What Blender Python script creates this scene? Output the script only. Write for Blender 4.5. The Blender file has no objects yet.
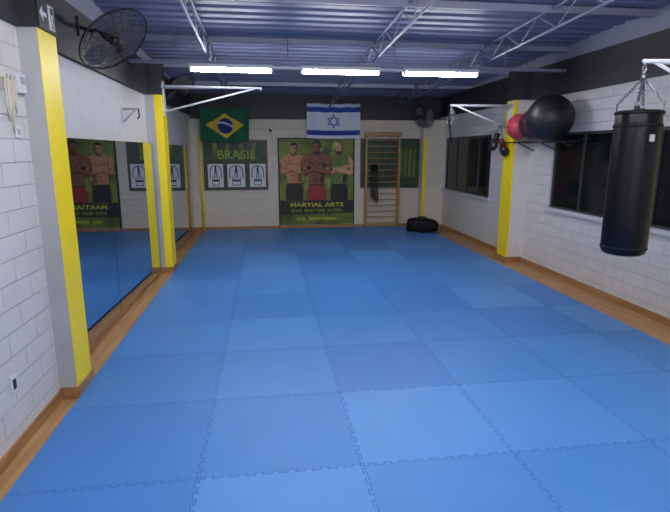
import bpy, bmesh, math, random
from mathutils import Vector, Matrix
random.seed(4)
scene = bpy.context.scene
COL = scene.collection
scene.view_settings.view_transform = 'Standard'

# ------------------------------------------------------------------ materials
def lin(c):
    return tuple(((x/255)/12.92 if x/255 <= .04045 else ((x/255+.055)/1.055)**2.4) for x in c)

def mat(name, rgb, rough=.5, metal=0., emit=0., noise=0., nscale=6., bump=0., bscale=60., spec=.5, coat=0.):
    m = bpy.data.materials.new(name); m.use_nodes = True
    nt = m.node_tree; b = nt.nodes['Principled BSDF']
    c = lin(rgb)
    b.inputs['Base Color'].default_value = (*c, 1)
    b.inputs['Roughness'].default_value = rough
    b.inputs['Metallic'].default_value = metal
    b.inputs['Specular IOR Level'].default_value = spec
    b.inputs['Coat Weight'].default_value = coat
    if emit:
        b.inputs['Emission Color'].default_value = (*c, 1)
        b.inputs['Emission Strength'].default_value = emit
    tc = nt.nodes.new('ShaderNodeNewGeometry')
    if noise:
        n = nt.nodes.new('ShaderNodeTexNoise'); n.inputs['Scale'].default_value = nscale
        n.inputs['Detail'].default_value = 5
        nt.links.new(tc.outputs['Position'], n.inputs['Vector'])
        r = nt.nodes.new('ShaderNodeValToRGB')
        r.color_ramp.elements[0].position = .3; r.color_ramp.elements[1].position = .7
        r.color_ramp.elements[0].color = (*[x*(1-noise) for x in c], 1)
        r.color_ramp.elements[1].color = (*[min(1, x*(1+noise)) for x in c], 1)
        nt.links.new(n.outputs['Fac'], r.inputs['Fac'])
        nt.links.new(r.outputs['Color'], b.inputs['Base Color'])
    if bump:
        n = nt.nodes.new('ShaderNodeTexNoise'); n.inputs['Scale'].default_value = bscale
        nt.links.new(tc.outputs['Position'], n.inputs['Vector'])
        bp = nt.nodes.new('ShaderNodeBump'); bp.inputs['Strength'].default_value = bump
        bp.inputs['Distance'].default_value = .01
        nt.links.new(n.outputs['Fac'], bp.inputs['Height'])
        nt.links.new(bp.outputs['Normal'], b.inputs['Normal'])
    return m

def block_mat(name, rgb, grout, axis='Y'):
    m = bpy.data.materials.new(name); m.use_nodes = True
    nt = m.node_tree; b = nt.nodes['Principled BSDF']; N = nt.nodes; L = nt.links
    g = N.new('ShaderNodeNewGeometry'); s = N.new('ShaderNodeSeparateXYZ'); cmb = N.new('ShaderNodeCombineXYZ')
    L.new(g.outputs['Position'], s.inputs[0])
    L.new(s.outputs[axis], cmb.inputs[0]); L.new(s.outputs['Z'], cmb.inputs[1])
    br = N.new('ShaderNodeTexBrick')
    L.new(cmb.outputs[0], br.inputs['Vector'])
    br.inputs['Scale'].default_value = 1
    br.inputs['Brick Width'].default_value = .40
    br.inputs['Row Height'].default_value = .16
    br.inputs['Mortar Size'].default_value = .006
    br.inputs['Mortar Smooth'].default_value = .8
    c = lin(rgb)
    br.inputs['Color1'].default_value = (*c, 1)
    br.inputs['Color2'].default_value = (*[x*.95 for x in c], 1)
    br.inputs['Mortar'].default_value = (*lin(grout), 1)
    nz = N.new('ShaderNodeTexNoise'); nz.inputs['Scale'].default_value = 3; nz.inputs['Detail'].default_value = 6
    L.new(g.outputs['Position'], nz.inputs['Vector'])
    mx = N.new('ShaderNodeMix'); mx.data_type = 'RGBA'; mx.blend_type = 'MULTIPLY'
    mx.inputs[0].default_value = .15
    L.new(br.outputs['Color'], mx.inputs[6]); L.new(nz.outputs['Fac'], mx.inputs[7])
    L.new(mx.outputs[2], b.inputs['Base Color'])
    b.inputs['Roughness'].default_value = .55
    n2 = N.new('ShaderNodeTexNoise'); n2.inputs['Scale'].default_value = 45
    L.new(g.outputs['Position'], n2.inputs['Vector'])
    ad = N.new('ShaderNodeMath'); ad.operation = 'MULTIPLY_ADD'
    L.new(br.outputs['Fac'], ad.inputs[0]); ad.inputs[1].default_value = -1.0
    sc = N.new('ShaderNodeMath'); sc.operation = 'MULTIPLY'; sc.inputs[1].default_value = .3
    L.new(n2.outputs['Fac'], sc.inputs[0]); L.new(sc.outputs[0], ad.inputs[2])
    bp = N.new('ShaderNodeBump'); bp.inputs['Strength'].default_value = .6; bp.inputs['Distance'].default_value = .01
    L.new(ad.outputs[0], bp.inputs['Height']); L.new(bp.outputs['Normal'], b.inputs['Normal'])
    return m

def wood_mat(name, a, bb, rough=.45):
    m = bpy.data.materials.new(name); m.use_nodes = True
    nt = m.node_tree; b = nt.nodes['Principled BSDF']; N = nt.nodes; L = nt.links
    g = N.new('ShaderNodeNewGeometry'); mp = N.new('ShaderNodeMapping')
    mp.inputs['Scale'].default_value = (18, 1.5, 18)
    L.new(g.outputs['Position'], mp.inputs['Vector'])
    nz = N.new('ShaderNodeTexNoise'); nz.inputs['Scale'].default_value = 1.2; nz.inputs['Detail'].default_value = 6
    L.new(mp.outputs[0], nz.inputs['Vector'])
    r = N.new('ShaderNodeValToRGB')
    r.color_ramp.elements[0].position = .35; r.color_ramp.elements[1].position = .7
    r.color_ramp.elements[0].color = (*lin(a), 1); r.color_ramp.elements[1].color = (*lin(bb), 1)
    L.new(nz.outputs['Fac'], r.inputs['Fac']); L.new(r.outputs['Color'], b.inputs['Base Color'])
    b.inputs['Roughness'].default_value = rough
    return m

M_blockY = block_mat('white_block_y', (222, 218, 213), (192, 188, 185), 'Y')
M_blockX = block_mat('white_block_x', (214, 205, 186), (202, 194, 178), 'X')
M_white = mat('white_paint', (214, 211, 208), .55, noise=.04)
M_cream = mat('cream_paint', (210, 202, 184), .55, noise=.05)
M_grey = mat('pillar_grey', (172, 172, 172), .6, noise=.05)
M_dark = mat('dark_beam_paint', (46, 44, 46), .6, noise=.15)
M_upper = mat('upper_band_paint', (146, 148, 162), .6, noise=.04)
M_yellow = mat('yellow_paint', (246, 218, 22), .45)
M_roof = mat('roof_sheet', (110, 113, 140), .5, noise=.07, nscale=1.5)  # bluish tint of light bounced off the mats is put into this colour
M_steel = mat('truss_steel', (136, 138, 158), .5)
M_wood = wood_mat('wood_floor', (162, 120, 76), (190, 148, 100))
M_skirt = wood_mat('wood_skirting', (142, 102, 62), (172, 128, 84))
M_pine = wood_mat('pine_bars', (140, 110, 62), (172, 138, 84))
M_mats = [mat('eva_blue_%d' % i, c, .4, noise=.03, nscale=2.5, bump=.2, bscale=260, spec=.45)
          for i, c in enumerate([(74, 137, 203), (69, 131, 198), (81, 143, 207), (64, 125, 195), (71, 134, 200)])]
M_seam = mat('mat_seam', (44, 98, 164), .7)
M_mirror = mat('mirror_glass', (200, 208, 216), .015, metal=1.)
M_black = mat('black_plastic', (20, 20, 22), .4)
M_vinyl = mat('black_vinyl', (6, 6, 10), .32, bump=.2, bscale=30, spec=.3)
M_vinyl2 = mat('black_canvas', (13, 13, 15), .7, spec=.25)
M_chrome = mat('chain_metal', (150, 150, 155), .3, metal=1.)
M_wpaint = mat('white_enamel', (218, 220, 224), .35)
M_alu = mat('window_frame_metal', (66, 68, 72), .4, metal=.3)
M_glass = mat('night_window_glass', (16, 20, 24), .08, spec=.45)
M_sill = mat('sill_stone', (204, 204, 204), .5)
M_tube = mat('fluorescent_tube', (246, 246, 252), .5, emit=97)
M_green = mat('flag_green', (20, 88, 58), .8)
M_fyel = mat('flag_yellow', (216, 186, 56), .8)
M_fblue = mat('flag_blue', (26, 46, 112), .8)
M_cloth = mat('cloth_white', (208, 211, 220), .8)
M_iblue = mat('cloth_royal_blue', (32, 60, 146), .8)
M_olive = mat('banner_olive', (88, 104, 34), .6, noise=.8, nscale=2.4)
M_olive2 = mat('banner_olive_glow', (140, 150, 58), .6, noise=.6, nscale=5)
M_bangr = mat('banner_green', (34, 60, 36), .5, noise=.5, nscale=3)
M_bandk = mat('banner_dark', (24, 28, 20), .6, noise=.3)
M_txtY = mat('print_yellow', (206, 200, 60), .6)
M_txtG = mat('print_lime', (134, 158, 52), .6)
M_sk1 = mat('print_skin_tan', (184, 130, 94), .7, noise=.3, nscale=14)
M_sk1d = mat('print_skin_tan_shade', (118, 74, 50), .7)
M_sk2 = mat('print_skin_brown', (128, 82, 58), .7, noise=.35, nscale=14)
M_sk2d = mat('print_skin_brown_shade', (68, 41, 30), .7)
M_sk3 = mat('print_skin_fair', (194, 150, 116), .7, noise=.25, nscale=14)
M_sk3d = mat('print_skin_fair_shade', (132, 92, 66), .7)
M_red = mat('print_red', (140, 38, 32), .6)
M_ink = mat('print_black', (18, 17, 16), .6)
M_shirt = mat('print_green_shirt', (92, 116, 58), .7, noise=.3, nscale=10)
M_paper = mat('paper_white', (212, 212, 210), .6)
M_ballr = mat('ball_red', (184, 60, 76), .4)
M_ballk = mat('ball_black', (30, 27, 32), .45)
M_ballg = mat('ball_maroon', (70, 38, 44), .4)
M_fan = mat('fan_dark_metal', (48, 44, 44), .45, metal=.4)
M_fanb = mat('fan_blade', (96, 88, 84), .4)
M_signg = mat('sign_black_green', (16, 30, 24), .4)
M_sheen = mat('leather_red', (104, 26, 30), .4)

# ------------------------------------------------------------------ builder
class B:
    def __init__(s, name):
        s.name = name; s.v = []; s.f = []; s.fm = []; s.fs = []; s.mats = []; s.M = Matrix.Identity(4)
    def mi(s, m):
        if m not in s.mats: s.mats.append(m)
        return s.mats.index(m)
    def add(s, vs, fs, m, smooth=False):
        o = len(s.v); k = s.mi(m)
        s.v += [s.M @ Vector(p) for p in vs]
        for f in fs:
            s.f.append([i+o for i in f]); s.fm.append(k); s.fs.append(smooth)
    def box(s, x0, x1, y0, y1, z0, z1, m):
        vs = [(x, y, z) for x in (x0, x1) for y in (y0, y1) for z in (z0, z1)]
        s.add(vs, [(0, 1, 3, 2), (4, 6, 7, 5), (0, 4, 5, 1), (2, 3, 7, 6), (0, 2, 6, 4), (1, 5, 7, 3)], m)
    def poly(s, pts, m):
        s.add(pts, [list(range(len(pts)))], m)
    def tube(s, pts, r, m, n=8, closed=False, caps=True):
        pts = [Vector(p) for p in pts]; N = len(pts); rings = []
        prev = None
        for i, p in enumerate(pts):
            if closed: t = pts[(i+1) % N]-pts[i-1]
            else: t = pts[min(i+1, N-1)]-pts[max(i-1, 0)]
            t.normalize()
            if prev is None:
                a = Vector((0, 0, 1)) if abs(t.z) < .9 else Vector((1, 0, 0))
                u = t.cross(a).normalized()
            else:
                u = (prev-t*prev.dot(t)).normalized()
            prev = u; w = t.cross(u)
            rr = r[i] if isinstance(r, (list, tuple)) else r
            rings.append([p+(u*math.cos(2*math.pi*k/n)+w*math.sin(2*math.pi*k/n))*rr for k in range(n)])
        vs = [q for R in rings for q in R]; fs = []
        for i in range(N if closed else N-1):
            j = (i+1) % N
            for k in range(n):
                k2 = (k+1) % n
                fs.append((i*n+k, i*n+k2, j*n+k2, j*n+k))
        if caps and not closed:
            fs.append(list(range(n))[::-1]); fs.append([(N-1)*n+k for k in range(n)])
        s.add(vs, fs, m, True)
    def lathe(s, prof, m, c=(0, 0, 0), n=32, sc=(1, 1, 1)):
        vs = []; fs = []
        for (r, z) in prof:
            for k in range(n):
                a = 2*math.pi*k/n
                vs.append((c[0]+r*math.cos(a)*sc[0], c[1]+r*math.sin(a)*sc[1], c[2]+z*sc[2]))
        for i in range(len(prof)-1):
            for k in range(n):
                k2 = (k+1) % n
                fs.append((i*n+k, i*n+k2, (i+1)*n+k2, (i+1)*n+k))
        fs.append(list(range(n))[::-1]); fs.append([(len(prof)-1)*n+k for k in range(n)])
        s.add(vs, fs, m, True)
    def ell(s, c, r, m, n=24, rings=14):
        if not isinstance(r, (tuple, list)): r = (r, r, r)
        prof = [(max(.001, math.sin(math.pi*i/rings)), -math.cos(math.pi*i/rings)) for i in range(rings+1)]
        s.lathe(prof, m, c, n, r)
    def text(s, body, size, mtx, m, align='CENTER', ext=0.0):
        cu = bpy.data.curves.new('t', 'FONT'); cu.body = body; cu.size = size
        cu.align_x = align; cu.align_y = 'CENTER'; cu.offset = size*.015; cu.resolution_u = 3
        ob = bpy.data.objects.new('t', cu); COL.objects.link(ob)
        bpy.context.view_layer.update()
        dg = bpy.context.evaluated_depsgraph_get()
        me = bpy.data.meshes.new_from_object(ob.evaluated_get(dg))
        s.add([mtx @ v.co for v in me.vertices], [list(p.vertices) for p in me.polygons], m)
        bpy.data.objects.remove(ob); bpy.data.curves.remove(cu); bpy.data.meshes.remove(me)
    def done(s, bevel=0, recalc=True, tri=False):
        me = bpy.data.meshes.new(s.name)
        me.from_pydata([tuple(v) for v in s.v], [], s.f)
        for m in s.mats: me.materials.append(m)
        me.polygons.foreach_set('material_index', s.fm)
        me.polygons.foreach_set('use_smooth', s.fs)
        me.update()
        if recalc or tri:
            bm = bmesh.new(); bm.from_mesh(me)
            if recalc: bmesh.ops.recalc_face_normals(bm, faces=bm.faces)
            if tri: bmesh.ops.triangulate(bm, faces=[f for f in bm.faces if len(f.verts) > 4], ngon_method='EAR_CLIP')
            bm.to_mesh(me); bm.free()
        ob = bpy.data.objects.new(s.name, me); COL.objects.link(ob)
        if bevel:
            bv = ob.modifiers.new('bevel', 'BEVEL'); bv.width = bevel; bv.segments = 2; bv.limit_method = 'ANGLE'
        return ob

def face_mtx(pos, n, up=(0, 0, 1)):
    z = Vector(n).normalized(); x = Vector(up).cross(z).normalized(); y = z.cross(x)
    M = Matrix((x, y, z)).transposed().to_4x4(); M.translation = Vector(pos); return M

# ------------------------------------------------------------------ room dims
XL, XN, XP = -1.84, -1.72, -1.58        # mirror wall, near left wall, pillar face
XR, XQ = 4.62, 4.30                      # right wall, pillar face
YB, YF = 13.1, -2.0
ZB, ZT, ZU = 2.86, 3.36, 3.95            # beam bottom / top, wall top
T = .16
ceil_z = lambda y: 3.85-.038*y

b = B('floor'); b.box(XL-T, XR+T, YF-T, YB+T, -.1, 0, M_wood); b.done()

# walls --------------------------------------------------------------
b = B('wall_left')
b.box(XL-T, XL, YF, YB, 0, ZB, M_white)
b.box(XL-T, XL, YF, YB, ZB, ZU, M_upper)
b.done()
b = B('wall_left')
b.box(XL, XN, YF, 4.06, 0, ZB, M_blockY)
b.done()
b = B('ceiling_beam')
b.box(XL, XN+.03, YF, 4.06, ZB, ZT, M_dark)
b.box(XL, XL+.05, 4.06, YB, ZB, ZT, M_dark); b.done()

b = B('wall_right')
wins = [(4.75, 7.72, 1.08, 2.28), (10.0, 12.7, 1.02, 2.33)]
y = YF
for (y0, y1, z0, z1) in wins:
    b.box(XR, XR+T, y, y0, 0, ZB, M_blockY)
    b.box(XR, XR+T, y0, y1, 0, z0, M_blockY)
    b.box(XR, XR+T, y0, y1, z1, ZB, M_blockY)
    y = y1
b.box(XR, XR+T, y, YB, 0, ZB, M_blockY)
b.box(XR, XR+T, YF, YB, ZB, ZU, M_upper)
b.done()
b = B('ceiling_beam'); b.box(XR-.05, XR, YF, YB, ZB, ZT, M_dark); b.done()

b = B('wall_back')
b.box(XL-T, XR+T, YB, YB+T, 0, 2.78, M_blockX)
b.box(XL-T, XR+T, YB, YB+T, 2.78, ZU, M_upper)
b.done()
b = B('ceiling_beam'); b.box(XL+.05, XR-.05, YB-.06, YB, 2.78, ZT, M_dark); b.done()
b = B('wall_front')
b.box(XL-T, XR+T, YF-T, YF, 0, ZU, M_white); b.done()

# ceiling: corrugated metal roof sheet with shallow fall --------------
b = B('ceiling')
prof = []; y = YF-.05
while y < YB+.1:
    for dy, dz in ((0, 0), (.10, 0), (.13, .03), (.19, .03), (.22, 0)):
        prof.append((y+dy, ceil_z(y+dy)+dz))
    y += .24
vs = []; fs = []
for (yy, zz) in prof:
    vs += [(XL-.02, yy, zz), (XR+.02, yy, zz)]
for i in range(len(prof)-1):
    fs.append((2*i, 2*i+1, 2*i+3, 2*i+2))
b.add(vs, fs, M_roof); b.done(recalc=False)

# roof trusses (lattice girders running down the hall + purlins) -------
def lattice(x):
    b = B('roof_truss')
    p = lambda y, top: (x, y, ceil_z(y)-(.035 if top else .27))
    for top in (0, 1):
        a, c = p(YF+.02, top), p(YB-.08, top)
        b.tube([a, c], .016, M_steel, 6)
    y = YF+.1; k = 0; pts = []
    while y < YB-.1:
        pts.append(p(y, k % 2)); y += .42; k += 1
    for i in range(len(pts)-1): b.tube([pts[i], pts[i+1]], .009, M_steel, 5)
    b.done()
for x in (-.75, 1.62, 3.3): lattice(x)
y = .4
while y < 13:
    b = B('roof_purlin')
    z = ceil_z(y)
    b.box(XL, XR, y-.025, y+.025, z-.075, z-.002, M_steel); b.done()
    y += 1.8

# pillars -------------------------------------------------------------
def pillar(side, y0, y1, wrap=0.):
    b = B('pillar')
    if side < 0:
        b.box(XL, XP-.004, y0, y1, 0, ZB+.002, M_grey)
        b.box(XP-.004, XP, y0, y1, .1, ZB, M_yellow)
        b.box(XL, XP, y0, y1, ZB, ZT, M_dark)
        if wrap: b.box(XP-wrap, XP, y0-.004, y0, .1, ZB, M_yellow)
        b.box(XL, XP+.015, y0-.015, y1+.015, 0, .1, M_skirt)
    else:
        b.box(XQ+.004, XR, y0, y1, 0, ZB+.002, M_white)
        b.box(XQ, XQ+.004, y0, y1, .1, ZB, M_yellow)
        if wrap: b.box(XQ, XQ+wrap, y0-.004, y0, .1, ZB, M_yellow)
        b.box(XQ, XR, y0, y1, ZB, ZT, M_dark)
        b.box(XQ-.015, XR, y0-.015, y1+.015, 0, .1, M_skirt)
    b.done()
pillar(-1, 4.06, 4.39); pillar(-1, 8.46, 8.79, .12)
pillar(1, 4.06, 4.39); pillar(1, 8.46, 8.79, .04)
b = B('pillar')
b.box(4.05, XR, 12.78, YB, 0, 2.78, M_cream)
b.box(4.05, 4.14, 12.775, 12.78, .3, 2.3, M_yellow); b.done()
b = B('corner_pipe')
b.tube([(-1.60, 13.04, 0), (-1.60, 13.04, 2.4)], .028, M_yellow, 12)
for z in (.4, 1.4, 2.3): b.box(-1.64, -1.56, 13.06, YB, z, z+.03, M_alu)
b.done()

# baseboards ----------------------------------------------------------
b = B('baseboard_left')
b.box(XN, XN+.018, YF, 4.045, 0, .085, M_skirt)
b.box(XL, XL+.05, 4.41, 8.44, 0, .06, M_skirt)
b.box(XL, XL+.05, 8.81, YB, 0, .06, M_skirt); b.done()
b = B('baseboard_right')
b.box(XR-.018, XR, 4.41, 8.44, 0, .085, M_skirt)
b.box(XR-.018, XR, 8.81, 12.78, 0, .085, M_skirt)
b.box(XR-.018, XR, YF, 4.04, 0, .085, M_skirt); b.done()
b = B('baseboard_back')
b.box(XL, 4.05, YB-.02, YB, 0, .08, M_skirt); b.done()

# mirrors --------------------------------------------------------------
def mirror(segs, z0, z1, slope, ybase, xbase):
    b = B('mirror_panel')
    X = lambda y: xbase+(y-ybase)*slope
    for (y0, y1) in segs:
        a, c = X(y0), X(y1)
        vs = [(a, y0, z0), (c, y1, z0), (c, y1, z1), (a, y0, z1)]
        b.add(vs, [(0, 1, 2, 3)], M_mirror)
        vs2 = [(XL, y0, z0), (XL, y1, z0), (XL, y1, z1), (XL, y0, z1)]
        e = vs+vs2
        e = [(p[0]-(.001 if i < 4 else 0), p[1], p[2]) for i, p in enumerate(e)]
        b.add(e, [(0, 1, 5, 4), (1, 2, 6, 5), (2, 3, 7, 6), (3, 0, 4, 7), (4, 5, 6, 7), (0, 1, 2, 3)], M_black)
    b.done(recalc=False)
mirror([(4.42, 6.14), (6.155, 8.44)], .07, 2.12, .019, 4.4, -1.825)
mirror([(8.82, 10.6), (10.615, 12.4)], .07, 2.12, .010, 8.8, -1.825)

# windows ---------------------------------------------------------------
def window(i, y0, y1, z0, z1, n):
    b = B('window_%d' % i)
    xf0, xf1 = XR+.03, XR+.09
    w = .04
    b.box(xf0, xf1, y0, y1, z0, z0+w, M_alu); b.box(xf0, xf1, y0, y1, z1-w, z1, M_alu)
    for k in range(n+1):
        yy = y0+(y1-y0-w)*k/n
        b.box(xf0, xf1, yy, yy+w, z0+w, z1-w, M_alu)
    b.box(XR+.055, XR+.065, y0+w, y1-w, z0+w, z1-w, M_glass)
    b.box(XR, XR+.03, y0, y1, z0-.0, z0+.012, M_sill)
    b.box(XR-.05, XR, y0-.08, y1+.08, z0-.045, z0+.012, M_sill)
    b.done()
window(1, *wins[0], 4); window(2, *wins[1], 4)

# puzzle mats -------------------------------------------------------------
xs = [-1.56, -.45, .575, 1.6, 2.6, 3.6, 4.1]
ys = [-1.2+k for k in range(14)]+[12.95]
ZM = .03
def teeth(p0, p1, straight):
    p0 = Vector(p0); p1 = Vector(p1)
    if straight: return [p0]
    d = p1-p0; L = d.length; n = max(3, round(L/.1)); t = d/L; nn = Vector((-t.y, t.x))
    out = [p0]; p = L/n; a = .022
    for i in range(n):
        s = i*p
        for ds, h in ((.3, 0), (.22, a), (.78, a), (.7, 0)):
            out.append(p0+t*(s+ds*p)+nn*h)
    return out
b = B('puzzle_mat_floor'); seams = []
for i in range(len(xs)-1):
    for j in range(len(ys)-1):
        x0, x1, y0, y1 = xs[i], xs[i+1], ys[j], ys[j+1]
        bot = teeth((x0, y0), (x1, y0), j == 0)
        right = teeth((x1, y0), (x1, y1), i == len(xs)-2)
        top = teeth((x0, y1), (x1, y1), j == len(ys)-2)
        left = teeth((x0, y0), (x0, y1), i == 0)
        loop = bot+right+[Vector((x1, y1))]+top[1:][::-1]+[Vector((x0, y1))]+left[1:][::-1]
        b.add([(p.x, p.y, ZM) for p in loop], [list(range(len(loop)))], random.choice(M_mats))
        if j > 0: seams.append(bot+[Vector((x1, y0))])
        if i > 0: seams.append(left+[Vector((x0, y1))])
for pl in seams:
    for p, q in zip(pl[:-1], pl[1:]):
        d = q-p
        if d.length < 1e-5: continue
        n = Vector((-d.y, d.x)).normalized()*.0024
        b.add([(*(p+n), ZM+.0006), (*(p-n), ZM+.0006), (*(q-n), ZM+.0006), (*(q+n), ZM+.0006)], [(0, 1, 2, 3)], M_seam)
x0, x1, y0, y1 = xs[0], xs[-1], ys[0], ys[-1]
b.add([(x0, y0, 0), (x1, y0, 0), (x1, y1, 0), (x0, y1, 0), (x0, y0, ZM), (x1, y0, ZM), (x1, y1, ZM), (x0, y1, ZM)],
      [(0, 1, 5, 4), (1, 2, 6, 5), (2, 3, 7, 6), (3, 0, 4, 7), (0, 3, 2, 1)], M_seam)
b.done(recalc=False, tri=True)

# fluorescent lamps ---------------------------------------------------------
def lamp(x, y, z=3.1, h=.54):
    b = B('fluorescent_ceiling_lamp')
    b.box(x-h-.03, x+h+.03, y-.07, y+.07, z+.03, z+.075, M_wpaint)
    for s in (-1, 1):
        b.tube([(x-h, y+s*.04, z), (x+h, y+s*.04, z)], .016, M_tube, 8)
        for e in (-1, 1):
            b.box(x+e*(h+.015)-.012, x+e*(h+.015)+.012, y+s*.04-.02, y+s*.04+.02, z-.02, z+.03, M_wpaint)
    for e in (-.4, .4):
        b.tube([(x+e, y+.0, z+.07), (x+e, y, z+.08 if y == 7.5 else ceil_z(y)-.001)], .006, M_steel, 5)
    b.done()
for y in (-.9, 3.1, 7.5):
    for x in (-.43, 1.11, 2.60): lamp(x, y)
b = B('lamp_support_rail')
b.box(XL+.05, XR-.05, 7.46, 7.54, 3.178, 3.215, M_steel)
for x in (-1.2, .35, 1.9, 3.6): b.tube([(x, 7.5, 3.21), (x, 7.5, ceil_z(7.5))], .008, M_steel, 6)
b.done()

# wall / pillar bag brackets --------------------------------------------------
def bracket(xw, xe, y, zt, zb):
    b = B('bag_bracket'); s = 1 if xe > xw else -1
    b.box(min(xw, xw+s*.012), max(xw, xw+s*.012), y-.07, y+.07, zb-.08, zt+.08, M_wpaint)
    for dy in (-.05, .05):
        b.tube([(xw+s*.01, y+dy*2.2, zt), (xe, y, zt)], .018, M_wpaint, 8)
    b.box(min(xw, xw+s*.01), max(xw, xw+s*.01), y-.13, y+.13, zt-.03, zt+.03, M_wpaint)
    b.tube([(xw+s*.01, y, zb), (xe-s*.12, y, zt-.01)], .016, M_wpaint, 8)
    b.tube([(xe-s*.02, y, zt), (xe-s*.02, y, zt-.05)], .012, M_chrome, 8)
    b.done()
bracket(XP, -.02, 8.62, 3.0, 2.62)
bracket(XQ, 3.19, 8.62, 2.77, 2.38)
bracket(XQ, 3.30, 4.22, 2.77, 2.38)

def chain(b, p, q, r=.004, link=.032):
    p = Vector(p); q = Vector(q); d = q-p; L = d.length; n = max(2, int(L/(link*.78))); t = d/L
    u = t.cross(Vector((.3, .9, .1))).normalized(); w = t.cross(u)
    for i in range(n):
        c = p+t*(L*(i+.5)/n); s = u if i % 2 else w
        pts = [c+t*(link*.6*math.cos(a))+s*(link*.32*math.sin(a)) for a in [2*math.pi*k/10 for k in range(10)]]
        b.tube(pts, r, M_chrome, 5, closed=True)

# heavy bag -------------------------------------------------------------------
b = B('punching_bag')
bx, by, z0, z1, R = 3.32, 4.22, 1.05, 2.35, .195
prof = [(.001, z0), (R*.8, z0+.002), (R*.94, z0+.02), (R, z0+.06), (R*1.01, z0+.35), (R*1.0, z0+.7), (R*.985, z0+1.0),
        (R*.97, z1-.12), (R*.96, z1-.02), (R*.94, z1), (R*.88, z1-.01), (R*.86, z1-.05), (.001, z1-.06)]
b.lathe(prof, M_vinyl, (bx, by, 0), 48)
for zz in (z0+.07, z1-.13, z1-.02):
    b.lathe([(R*.9, zz-.014), (R*1.015, zz-.012), (R*1.022, zz), (R*1.015, zz+.012), (R*.9, zz+.014)], M_vinyl2, (bx, by, 0), 48)
top = (bx, by, 2.63)
for k in range(4):
    a = math.pi/4+k*math.pi/2
    px, py = bx+R*.93*math.cos(a), by+R*.93*math.sin(a)
    ox, oy = bx+R*1.0*math.cos(a), by+R*1.0*math.sin(a)
    tx, ty = -math.sin(a)*.022, math.cos(a)*.022
    b.add([(ox-tx, oy-ty, z1-.22), (ox+tx, oy+ty, z1-.22), (px+tx, py+ty, z1+.04), (px-tx, py-ty, z1+.04)], [(0, 1, 2, 3)], M_vinyl2)
    ring = [(px+.022*math.cos(t)*-math.sin(a), py+.022*math.cos(t)*math.cos(a), z1+.05+.022*math.sin(t)) for t in [2*math.pi*i/12 for i in range(12)]]
    b.tube(ring, .004, M_chrome, 5, closed=True)
    chain(b, (px, py, z1+.06), top, .0045, .036)
b.tube([(bx, by, 2.61), (bx, by, 2.665)], .02, M_chrome, 10)
chain(b, (bx, by, 2.66), (bx, by, 2.725), .006, .045)
b.add([(bx-.03, by-R*1.02, 2.08), (bx+.02, by-R*1.02, 2.08), (bx+.02, by-R*1.02, 2.14), (bx-.03, by-R*1.02, 2.14)], [(0, 1, 2, 3)], M_grey)
b.done()

# hanging chains and gloves at right pillar -------------------------------------
b = B('hanging_bag_chain')
for dx, l in ((0, .38), (.03, .3), (-.03, .26), (.06, .2)):
    chain(b, (3.21+dx*.3, 8.62, 2.72), (3.21+dx*2, 8.62, 2.72-l), .006, .05)
b.tube([(3.21, 8.62, 2.73), (3.16, 8.6, 2.6), (3.2, 8.6, 2.3), (3.24, 8.61, 2.12)], .014, M_vinyl2, 6)
b.done()
b = B('boxing_gloves')
for k, (gx, gz, tw) in enumerate(((4.05, 2.22, .3), (4.17, 2.12, -.4))):
    b.M = Matrix.Translation((gx, 8.6, gz)) @ Matrix.Rotation(tw, 4, 'Y')
    b.ell((0, 0, -.13), (.075, .085, .1), M_black, 16, 10)
    b.ell((-.06, -.02, -.08), (.03, .035, .06), M_black, 12, 8)
    b.lathe([(.045, -.05), (.05, 0), (.055, .08), (.05, .09)], M_sheen if k else M_black, (0, 0, 0), 16)
b.M = Matrix.Identity(4)
b.tube([(4.05, 8.6, 2.3), (4.1, 8.6, 2.43), (4.14, 8.61, 2.44), (4.17, 8.6, 2.2)], .006, M_vinyl2, 5)
b.done()

# gym balls on a wall rack --------------------------------------------------------
for nm, c, r, m in (('gym_ball', (4.23, 7.22, 2.48), .34, M_ballk), ('gym_ball', (4.32, 7.80, 2.42), .25, M_ballg), ('gym_ball', (4.28, 8.235, 2.40), .21, M_ballr)):
    b = B(nm); b.ell(c, r, m, 40, 26)
    for zz in (-.5, -.25, 0, .25, .5):
        rr = math.sqrt(1-zz*zz)*r
        b.tube([(c[0]+rr*math.cos(t), c[1]+rr*math.sin(t), c[2]+zz*r) for t in [2*math.pi*i/40 for i in range(40)]], .003, m, 5, closed=True)
    b.tube([(c[0]-r*.99, c[1], c[2]), (c[0]-r*1.01, c[1], c[2])], .02, M_black, 10)
    b.done()
b = B('ball_rack')
for xx in (4.12, 4.5):
    b.tube([(xx, 6.95, 2.14), (xx, 8.42, 2.14)], .012, M_black, 8)
for yy in (7.0, 7.6, 8.3):
    b.tube([(4.12, yy, 2.14), (XR, yy, 2.14)], .01, M_black, 8)
    b.tube([(4.3, yy, 2.14), (XR, yy, 2.0)], .01, M_black, 8)
b.done()

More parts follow.
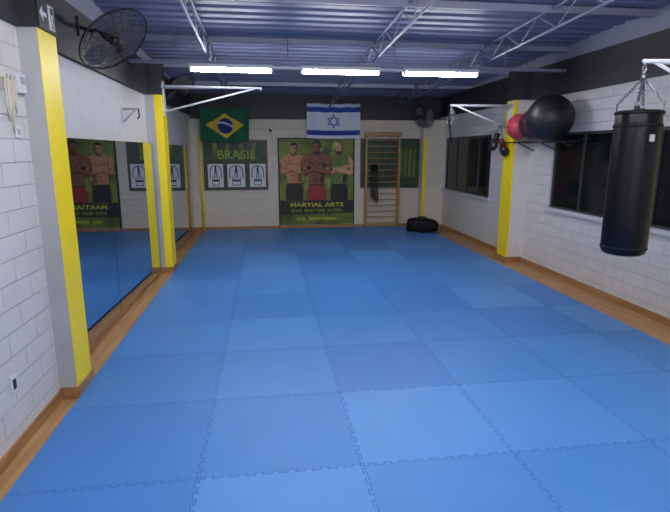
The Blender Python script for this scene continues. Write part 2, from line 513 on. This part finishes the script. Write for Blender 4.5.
# fans ---------------------------------------------------------------------------
def fan(pos, n, wall, R=.3):
    b = B('mounted_fan'); b.M = face_mtx(pos, n)
    def ring(r, z, t=.003):
        b.tube([(r*math.cos(a), r*math.sin(a), z) for a in [2*math.pi*k/36 for k in range(36)]], t, M_fan, 5, closed=True)
    for f in (.15, .35, .55, .75, .9):
        ring(R*f, .09*(1-f*f)+.02, .002); ring(R*f, -.06*(1-f*f)-.03, .002)
    ring(R, 0, .009)
    for k in range(24):
        a = 2*math.pi*k/24; c, s_ = math.cos(a), math.sin(a)
        b.tube([(R*f*c, R*f*s_, .09*(1-f*f)+.02*(1 if f < 1 else 0)) for f in (.1, .4, .7, 1)], .0018, M_fan, 4)
        b.tube([(R*f*c, R*f*s_, -.06*(1-f*f)-.03*(1 if f < 1 else 0)) for f in (.1, .4, .7, 1)], .0018, M_fan, 4)
    b.lathe([(.001, -.02), (.05, -.02), (.055, .03), (.04, .05), (.001, .055)], M_fan, n=20)
    b.lathe([(.001, .1), (.045, .1), (.045, .112), (.001, .115)], M_fan, n=20)
    for k in range(3):
        a0 = 2*math.pi*k/3; vs = []; fs = []
        for i in range(7):
            f = .14+i/6*.78
            for j in range(5):
                wv = (j/4-.5)*(.5+.5*math.sin(i/6*math.pi*.8+.3))*1.7
                a = a0+wv*(.9 if i else .5)+.25*f
                vs.append((R*f*math.cos(a), R*f*math.sin(a), .03*(-wv)*1.3))
        for i in range(6):
            for j in range(4):
                fs.append((i*5+j, i*5+j+1, (i+1)*5+j+1, (i+1)*5+j))
        b.add(vs, fs, M_fanb, True)
    b.lathe([(.001, -.2), (.06, -.19), (.075, -.15), (.075, -.06), (.05, -.02), (.001, -.02)], M_fan, n=20)
    back = b.M @ Vector((0, 0, -.15)); b.M = Matrix.Identity(4)
    w = Vector(wall)
    b.tube([back, back.lerp(w, .5)+Vector((0, 0, -.03)), w], .02, M_fan, 8)
    dx = 1 if w.x < 0 else -1
    b.box(min(w.x, w.x+dx*.02), max(w.x, w.x+dx*.02), w.y-.06, w.y+.06, w.z-.09, w.z+.09, M_fan)
    b.done()
fan((-1.40, 5.35, 3.04), (.62, -.28, -.75), (XL+.05, 5.6, 3.2), .36)
fan((-1.42, 9.25, 3.06), (.62, -.3, -.7), (XL+.05, 9.5, 3.15), .30)
fan((3.95, 12.5, 2.84), (-.6, -.7, -.4), (XR-.05, 12.6, 3.0), .28)

# flags ------------------------------------------------------------------------------
def cloth(name, x0, x1, z0, z1, y, func, nx=120, ny=84, sway=0., drape=.018, amp=1.):
    b = B(name); w = x1-x0; h = z1-z0; vs = []
    for j in range(ny+1):
        for i in range(nx+1):
            u, v = i/nx, j/ny; d = (1-v)
            yy = y-.03*amp-amp*(.012*math.sin(u*19+1.2*v)*(0.35+d)+.010*math.sin(u*8+2))
            zz = z0+v*h-drape*math.sin(u*math.pi)-.008*math.sin(u*23)*v
            xx = x0+u*w+sway*d*math.sin(u*5)
            vs.append((xx, yy, zz))
    for j in range(ny):
        for i in range(nx):
            a = j*(nx+1)+i
            b.f.append([a, a+1, a+nx+2, a+nx+1]); b.fm.append(b.mi(func((i+.5)/nx, (j+.5)/ny))); b.fs.append(True)
    b.v = [Vector(p) for p in vs]
    for uu in (.02, .5, .98):
        i = int(uu*nx); p = vs[ny*(nx+1)+i]
        b.ell((p[0], p[1]+.005, p[2]-.01), .014, M_black, 8, 6)
    b.done(recalc=False)
def brazil(u, v):
    x = (u-.5)*20; yv = (v-.5)*14
    if x*x+yv*yv < 3.3**2:
        d = math.hypot(x+2, yv+7)
        return M_cloth if 8.0 < d < 8.75 else M_fblue
    if abs(x)/8.0+abs(yv)/5.2 < 1: return M_fyel
    return M_green
def israel(u, v):
    if .09 < v < .24 or .76 < v < .91: return M_iblue
    x = (u-.5)*1.5; yv = (v-.5)*1.0
    for s in (1, -1):
        d = max(-s*yv, (s*yv*.5+abs(x)*.866))
        if .078 < d < .104: return M_iblue
    return M_cloth
cloth('flag_of_brazil', -1.55, -.36, 2.25, 3.05, 12.98, brazil, sway=.03, drape=.05, amp=1.8)
cloth('flag_of_israel', 1.06, 2.42, 2.32, 3.17, 12.98, israel)

# banner with three fighters -----------------------------------------------------------
b = B('fighters_banner')
yw = YB-.02
BX0, BX1, BZ0, BZ1 = .35, 2.27, .10, 2.30
b.box(BX0, BX1, yw, YB-.001, BZ0, BZ1, M_olive)
lay = [0]
def P(pts, m):
    lay[0] += 1; yy = yw-.0004*lay[0]-.001
    b.poly([(p[0], yy, p[1]) for p in pts], m)
def E(cx, cz, rx, rz, m, n=20):
    P([(cx+rx*math.cos(2*math.pi*k/n), cz+rz*math.sin(2*math.pi*k/n)) for k in range(n)], m)
RX = Matrix.Rotation(math.pi/2, 4, 'X')
for i in range(12):
    x = BX0+.05+random.random()*1.65; z = .9+random.random()*1.0; w = .05+random.random()*.12
    P([(x, z), (x+w, z+.05), (x+w*1.3, z+.3), (x+w*.4, z+.38), (x-w*.2, z+.2)], M_olive2 if i % 2 else M_bangr)
def fighter(cx, zt, s, sk, sd, top, shorts, glove, hair, beard=False):
    T_ = lambda L: [(cx+x*s, zt+y*s) for x, y in L]
    P(T_([(-.62, -3.5), (.62, -3.5), (.8, -4.3), (.76, -5.2), (-.76, -5.2), (-.8, -4.3)]), shorts)
    P(T_([(-.64, -3.5), (.64, -3.5), (.66, -3.68), (-.66, -3.68)]), M_ink)
    P(T_([(-.95, -1.2), (-.6, -1.08), (-.3, -.95), (.3, -.95), (.6, -1.08), (.95, -1.2), (1.05, -1.8), (.82, -2.4), (.66, -3.0), (.62, -3.6), (-.62, -3.6), (-.66, -3.0), (-.82, -2.4), (-1.05, -1.8)]), top)
    P(T_([(.35, -2.3), (.82, -2.4), (.66, -3.0), (.62, -3.5), (.3, -3.5)]), sd if top is sk else M_bandk)
    P(T_([(-.2, -.7), (.2, -.7), (.32, -1.08), (0, -1.25), (-.32, -1.08)]), sd)
    for q in (-1, 1):
        P(T_([(q*.8, -1.13), (q*1.1, -1.3), (q*1.28, -1.65), (q*1.3, -2.1), (q*1.36, -2.5), (q*1.1, -2.78), (q*.98, -2.3), (q*.84, -1.7)]), sk)
        P(T_([(q*1.28, -1.65), (q*1.3, -2.1), (q*1.36, -2.5), (q*1.18, -2.7), (q*1.2, -2.1)]), sd)
    P(T_([(-1.32, -2.5), (-1.1, -2.82), (-.2, -2.5), (.62, -2.22), (.66, -1.98), (.3, -1.98), (-.4, -2.15)]), sk)
    P(T_([(-1.15, -2.78), (-.2, -2.5), (.4, -2.3), (.4, -2.38), (-.2, -2.62), (-1.05, -2.84)]), sd)
    P(T_([(1.32, -2.5), (1.1, -2.82), (.3, -2.62), (-.5, -2.4), (-.62, -2.15), (-.3, -2.12), (.4, -2.24)]), sk)
    P(T_([(1.15, -2.8), (.3, -2.62), (-.45, -2.42), (-.45, -2.5), (.3, -2.72), (1.05, -2.86)]), sd)
    E(cx-.66*s, zt-2.22*s, .2*s, .17*s, glove); E(cx+.66*s, zt-2.05*s, .2*s, .17*s, glove)
    if top is sk:
        P(T_([(-.7, -1.78), (-.08, -1.9), (-.08, -1.96), (-.65, -1.88)]), sd)
        P(T_([(.7, -1.78), (.08, -1.9), (.08, -1.96), (.65, -1.88)]), sd)
        for k in range(3):
            P(T_([(-.28, -2.85-.22*k), (.28, -2.85-.22*k), (.28, -2.89-.22*k), (-.28, -2.89-.22*k)]), sd)
        P(T_([(-.02, -2.75), (.02, -2.75), (.02, -3.5), (-.02, -3.5)]), sd)
    E(cx-.37*s, zt-.52*s, .06*s, .12*s, sd, 10); E(cx+.37*s, zt-.52*s, .06*s, .12*s, sd, 10)
    P(T_([(.36*math.cos(a)*(1 if math.sin(a) > -.2 else .88), -.5+.5*math.sin(a)) for a in [2*math.pi*k/24 for k in range(24)]]), sk)
    P(T_([(.36*math.cos(a)*(1 if math.sin(a) > -.2 else .88), -.5+.5*math.sin(a)) for a in [-math.pi/2+math.pi*k/12 for k in range(13)]]+[(.2, -.3), (.14, -.7)]), sd)
    if hair:
        P([(cx+.38*s*math.cos(a), zt-.40*s+.42*s*math.sin(a)) for a in [math.pi*k/12 for k in range(13)]]+[(cx-.28*s, zt-.26*s), (cx+.28*s, zt-.26*s)], M_ink)
    if beard:
        P(T_([(-.32, -.62), (-.2, -.72), (.2, -.72), (.32, -.62), (.24, -.92), (0, -1.02), (-.24, -.92)]), M_ink)
    for q in (-1, 1):
        P(T_([(q*.06, -.42), (q*.26, -.38), (q*.27, -.42), (q*.06, -.46)]), M_ink)
        E(cx+q*.16*s, zt-.5*s, .05*s, .025*s, M_ink, 8)
    P(T_([(-.04, -.48), (.04, -.48), (.08, -.67), (-.08, -.67)]), sd)
    P(T_([(-.13, -.79), (.13, -.79), (.09, -.84), (-.09, -.84)]), M_red if beard else M_ink)
fighter(.73, 2.21, .285, M_sk1, M_sk1d, M_sk1, M_ink, M_sk1, True)
fighter(1.90, 2.2, .29, M_sk3, M_sk3d, M_shirt, M_ink, M_sk3, False, True)
fighter(1.31, 2.27, .31, M_sk2, M_sk2d, M_sk2, M_red, M_ink, True)
P([(BX0+.01, .11), (BX1-.01, .11), (BX1-.01, .74), (1.9, .70), (1.3, .76), (.7, .70), (BX0+.01, .75)], M_bandk)
P([(BX0+.01, .11), (BX1-.01, .11), (BX1-.01, .40), (BX0+.01, .36)], M_olive)
lay[0] += 1; yy = yw-.0004*lay[0]-.002
b.text('MARTIAL ARTS', .14, Matrix.Translation((1.31, yy, .62)) @ RX @ Matrix.Diagonal((1.5, 1, 1, 1)), M_txtY)
b.text('BOXE  MUAY THAI  JIU JITSU', .105, Matrix.Translation((1.31, yy, .47)) @ RX, M_txtG)
b.text('KICK   DEFESA PESSOAL', .1, Matrix.Translation((1.31, yy, .25)) @ RX, M_txtY)
for (a, c, d, e) in ((BX0-.03, BX0, .08, 2.33), (BX1, BX1+.03, .08, 2.33), (BX0, BX1, 2.30, 2.33)):
    b.box(a, c, YB-.05, YB-.001, d, e, M_bandk)
b.done(recalc=False)

# green banner with sheets on back-left -------------------------------------------------
b = B('brasil_banner')
b.box(-1.50, .02, YB-.015, YB-.001, 1.06, 2.24, M_bangr)
for (a, c, d, e) in ((-1.54, -1.50, 1.02, 2.28), (.02, .06, 1.02, 2.28), (-1.5, .02, 2.24, 2.28), (-1.5, .02, 1.02, 1.06)):
    b.box(a, c, YB-.04, YB-.001, d, e, M_alu)
for i in range(9):
    x = -1.48+i*.16; b.poly([(x, YB-.0165, 1.75), (x+.1, YB-.0165, 1.8), (x+.13, YB-.0165, 2.2), (x+.02, YB-.0165, 2.18)], M_olive if i % 2 else M_bangr)
b.text('BRASIL', .32, Matrix.Translation((-.72, YB-.018, 1.9)) @ RX, M_txtG)
b.done(recalc=False)
for (a, c) in ((-1.44, -1.06), (-.96, -.52), (-.40, .0)):
    b = B('uniform_poster')
    b.box(a, c, YB-.028, YB-.018, 1.10, 1.68, M_paper)
    m_ = (a+c)/2; w = (c-a)*.46; y_ = YB-.0295
    pts = [(-.35, .5), (-.8, .36), (-.9, -.1), (-.62, -.14), (-.55, .12), (-.5, -.5), (.5, -.5), (.55, .12), (.62, -.14), (.9, -.1), (.8, .36), (.35, .5)]
    b.poly([(m_+x*w, y_, 1.39+z*.5) for x, z in pts], M_ink)
    b.poly([(m_+x*w*.86, y_-.001, 1.39+z*.46) for x, z in pts], M_cloth)
    b.poly([(m_-w*.1, y_-.002, 1.62), (m_+w*.1, y_-.002, 1.62), (m_+w*.25, y_-.002, 1.3), (m_+w*.15, y_-.002, 1.3), (m_, y_-.002, 1.5), (m_-w*.15, y_-.002, 1.3), (m_-w*.25, y_-.002, 1.3)], M_ink)
    b.poly([(m_-w*.48, y_-.002, 1.24), (m_+w*.48, y_-.002, 1.24), (m_+w*.48, y_-.002, 1.29), (m_-w*.48, y_-.002, 1.29)], M_ink)
    b.done(recalc=False)

# dark window behind wall bars -------------------------------------------------------------
b = B('window_3')
b.box(2.5, 4.0, YB-.02, YB-.001, 1.08, 2.28, M_bangr)
for i in range(4):
    x = 3.5+i*.12; b.poly([(x, YB-.0215, 1.3), (x+.08, YB-.0215, 1.35), (x+.1, YB-.0215, 2.1), (x+.02, YB-.0215, 2.0)], M_olive)
for (a, c, d, e) in ((2.46, 2.5, 1.04, 2.32), (4.0, 4.04, 1.04, 2.32), (3.25, 3.29, 1.08, 2.28), (2.5, 4.0, 2.28, 2.32), (2.5, 4.0, 1.04, 1.08)):
    b.box(a, c, YB-.04, YB-.001, d, e, M_alu)
b.done()

# wall bars ----------------------------------------------------------------------------------
b = B('gymnastic_stall_bars')
wy0, wy1 = 12.90, 13.02
for x in (2.56, 3.43):
    b.box(x, x+.055, wy0, wy1, 0, 2.46, M_pine)
b.box(2.54, 3.50, 12.86, 12.93, 2.38, 2.48, M_pine)
b.box(2.56, 3.48, 12.93, 13.05, 2.40, 2.44, M_pine)
for k in range(15):
    z = .14+k*.152
    yy = 12.96 if k < 14 else 12.89
    b.tube([(2.58, yy, z), (3.46, yy, z)], .015, M_pine, 10)
for x in (2.56, 3.43):
    for z in (.5, 2.1): b.box(x+.01, x+.04, wy1, YB-.04, z, z+.05, M_alu)
b.box(2.56, 3.48, 12.98, 13.02, 0, .1, M_pine)
b.done(.003)
b = B('hanging_jump_ropes')
for i, x in enumerate((2.74, 2.80, 2.86)):
    b.tube([(x, 12.92, 1.66), (x-.03, 12.91, 1.3), (x-.01, 12.91, .8-.06*i), (x+.03, 12.91, .8-.06*i), (x+.04, 12.91, 1.3), (x+.01, 12.92, 1.66)], .018, M_black, 6)
b.done()

# duffel bag -----------------------------------------------------------------------------------
b = B('duffel_bag')
b.M = Matrix.Translation((3.84, 11.95, ZM)) @ Matrix.Rotation(-.3, 4, 'Z') @ Matrix.Diagonal((.92, 1.1, 1.12, 1))
def sup(t, e): return math.copysign(abs(t)**e, t)
vs = []; fs = []; n = 32
sta = [(-.43, .02, .05), (-.425, .6, .62), (-.40, .82, .84), (-.33, .95, .94), (-.2, 1, 1), (-.05, 1, .93), (.1, 1, .96), (.25, .98, .88), (.35, .9, .78), (.40, .76, .62), (.42, .5, .42), (.425, .02, .05)]
for (x, wy, hz) in sta:
    for k in range(n):
        a = 2*math.pi*k/n; sa = sup(math.sin(a), .75)
        vs.append((x, .17*wy*sup(math.cos(a), .6), .14*(1-hz)*.3+(.155*hz+.155*hz*sa)))
for i in range(len(sta)-1):
    for k in range(n):
        k2 = (k+1) % n; fs.append((i*n+k, i*n+k2, (i+1)*n+k2, (i+1)*n+k))
b.add(vs, fs, M_vinyl2, True)
b.tube([(-.36, 0, .295), (-.2, 0, .315), (-.05, 0, .297), (.1, 0, .305), (.3, 0, .27)], .006, M_chrome, 5)
for s in (-1, 1):
    b.tube([(-.2, s*.172, .06), (-.19, s*.165, .22), (-.15, s*.10, .30), (-.06, s*.06, .325), (.05, s*.06, .32), (.12, s*.10, .29), (.14, s*.165, .2), (.15, s*.172, .06)], .012, M_black, 6)
b.box(-.14, .10, -.2, -.165, .05, .17, M_vinyl2)
b.tube([(.40, -.05, .2), (.50, -.14, .06), (.42, -.25, .015), (.15, -.28, .015), (-.1, -.25, .015)], .012, M_black, 6)
b.done()

# exit sign ------------------------------------------------------------------------------------
b = B('emergency_exit_sign')
sx = XP+.012
b.box(XP, sx, 4.075, 4.375, 2.87, 3.08, M_signg)
S = lambda pts, m=M_paper: b.poly([(sx+.001, y, z) for y, z in pts], m)
S([(4.10, 2.975), (4.155, 3.03), (4.155, 2.99), (4.22, 2.99), (4.22, 2.96), (4.155, 2.96), (4.155, 2.92)])
S([(4.25, 2.89), (4.355, 2.89), (4.355, 3.06), (4.25, 3.06)])
b.poly([(sx+.002, y, z) for y, z in [(4.29, 2.90), (4.345, 2.90), (4.345, 3.05), (4.29, 3.05)]], M_signg)
b.poly([(sx+.003, y, z) for y, z in [(4.28, 2.92), (4.30, 2.96), (4.29, 3.0), (4.33, 3.0), (4.32, 2.95), (4.335, 2.9), (4.32, 2.9), (4.305, 2.94), (4.285, 2.9)]], M_paper)
b.done(recalc=False)

# small things on near left wall ------------------------------------------------------------------
b = B('intercom_box')
b.box(XN, XN+.035, 3.93, 4.03, 2.40, 2.53, M_wpaint)
b.box(XN+.035, XN+.039, 3.95, 4.01, 2.46, 2.51, M_grey); b.done(.004)
b = B('hanging_hand_wraps')
b.box(XN, XN+.012, 3.72, 3.88, 2.47, 2.50, M_cream)
for yy, l in ((3.74, .28), (3.79, .36), (3.85, .22)):
    b.tube([(XN+.01, yy, 2.48), (XN+.04, yy, 2.475), (XN+.045, yy, 2.5)], .005, M_chrome, 6)
    b.tube([(XN+.035, yy-.012, 2.48), (XN+.03, yy-.02, 2.48-l*.6), (XN+.028, yy, 2.48-l), (XN+.03, yy+.02, 2.48-l*.6), (XN+.035, yy+.012, 2.48)], .006, M_cream, 6)
b.done()
b = B('light_switch')
b.box(XN, XN+.012, 3.84, 3.92, 2.09, 2.17, M_wpaint)
b.box(XN+.012, XN+.018, 3.865, 3.895, 2.11, 2.15, M_grey); b.done(.002)
b = B('power_outlet')
b.box(XN, XN+.012, 3.33, 3.41, .41, .53, M_wpaint)
b.box(XN+.012, XN+.016, 3.35, 3.39, .435, .505, M_black); b.done(.002)
b = B('hook_bracket')
b.box(XL, XL+.012, 7.08, 7.18, 2.34, 2.58, M_wpaint)
b.tube([(XL+.01, 7.13, 2.54), (XL+.22, 7.05, 2.54)], .012, M_grey, 8)
b.tube([(XL+.01, 7.13, 2.38), (XL+.18, 7.07, 2.53)], .01, M_grey, 8)
b.tube([(XL+.22, 7.05, 2.54), (XL+.23, 7.04, 2.44), (XL+.2, 7.05, 2.41)], .01, M_black, 8)
b.done()
b = B('security_camera')
b.lathe([(.001, 0), (.04, 0), (.04, .06), (.001, .06)], M_wpaint, (.15, YB-.05, 2.50), 16)
b.box(.11, .19, YB-.03, YB, 2.53, 2.57, M_wpaint)
b.ell((.15, YB-.09, 2.5), .035, M_black, 12, 8); b.done()

# ------------------------------------------------------------------ world + camera
w = bpy.data.worlds.new('World'); scene.world = w; w.use_nodes = True
w.node_tree.nodes['Background'].inputs[0].default_value = (.02, .025, .04, 1)
w.node_tree.nodes['Background'].inputs[1].default_value = .5
cam = bpy.data.cameras.new('camera'); cam.sensor_width = 36; cam.lens = 500/670*36
co = bpy.data.objects.new('camera', cam); COL.objects.link(co)
co.location = (0, 0, 2.0)
co.rotation_euler = (math.radians(90-11.86), 0, math.radians(-7.8))
scene.camera = co
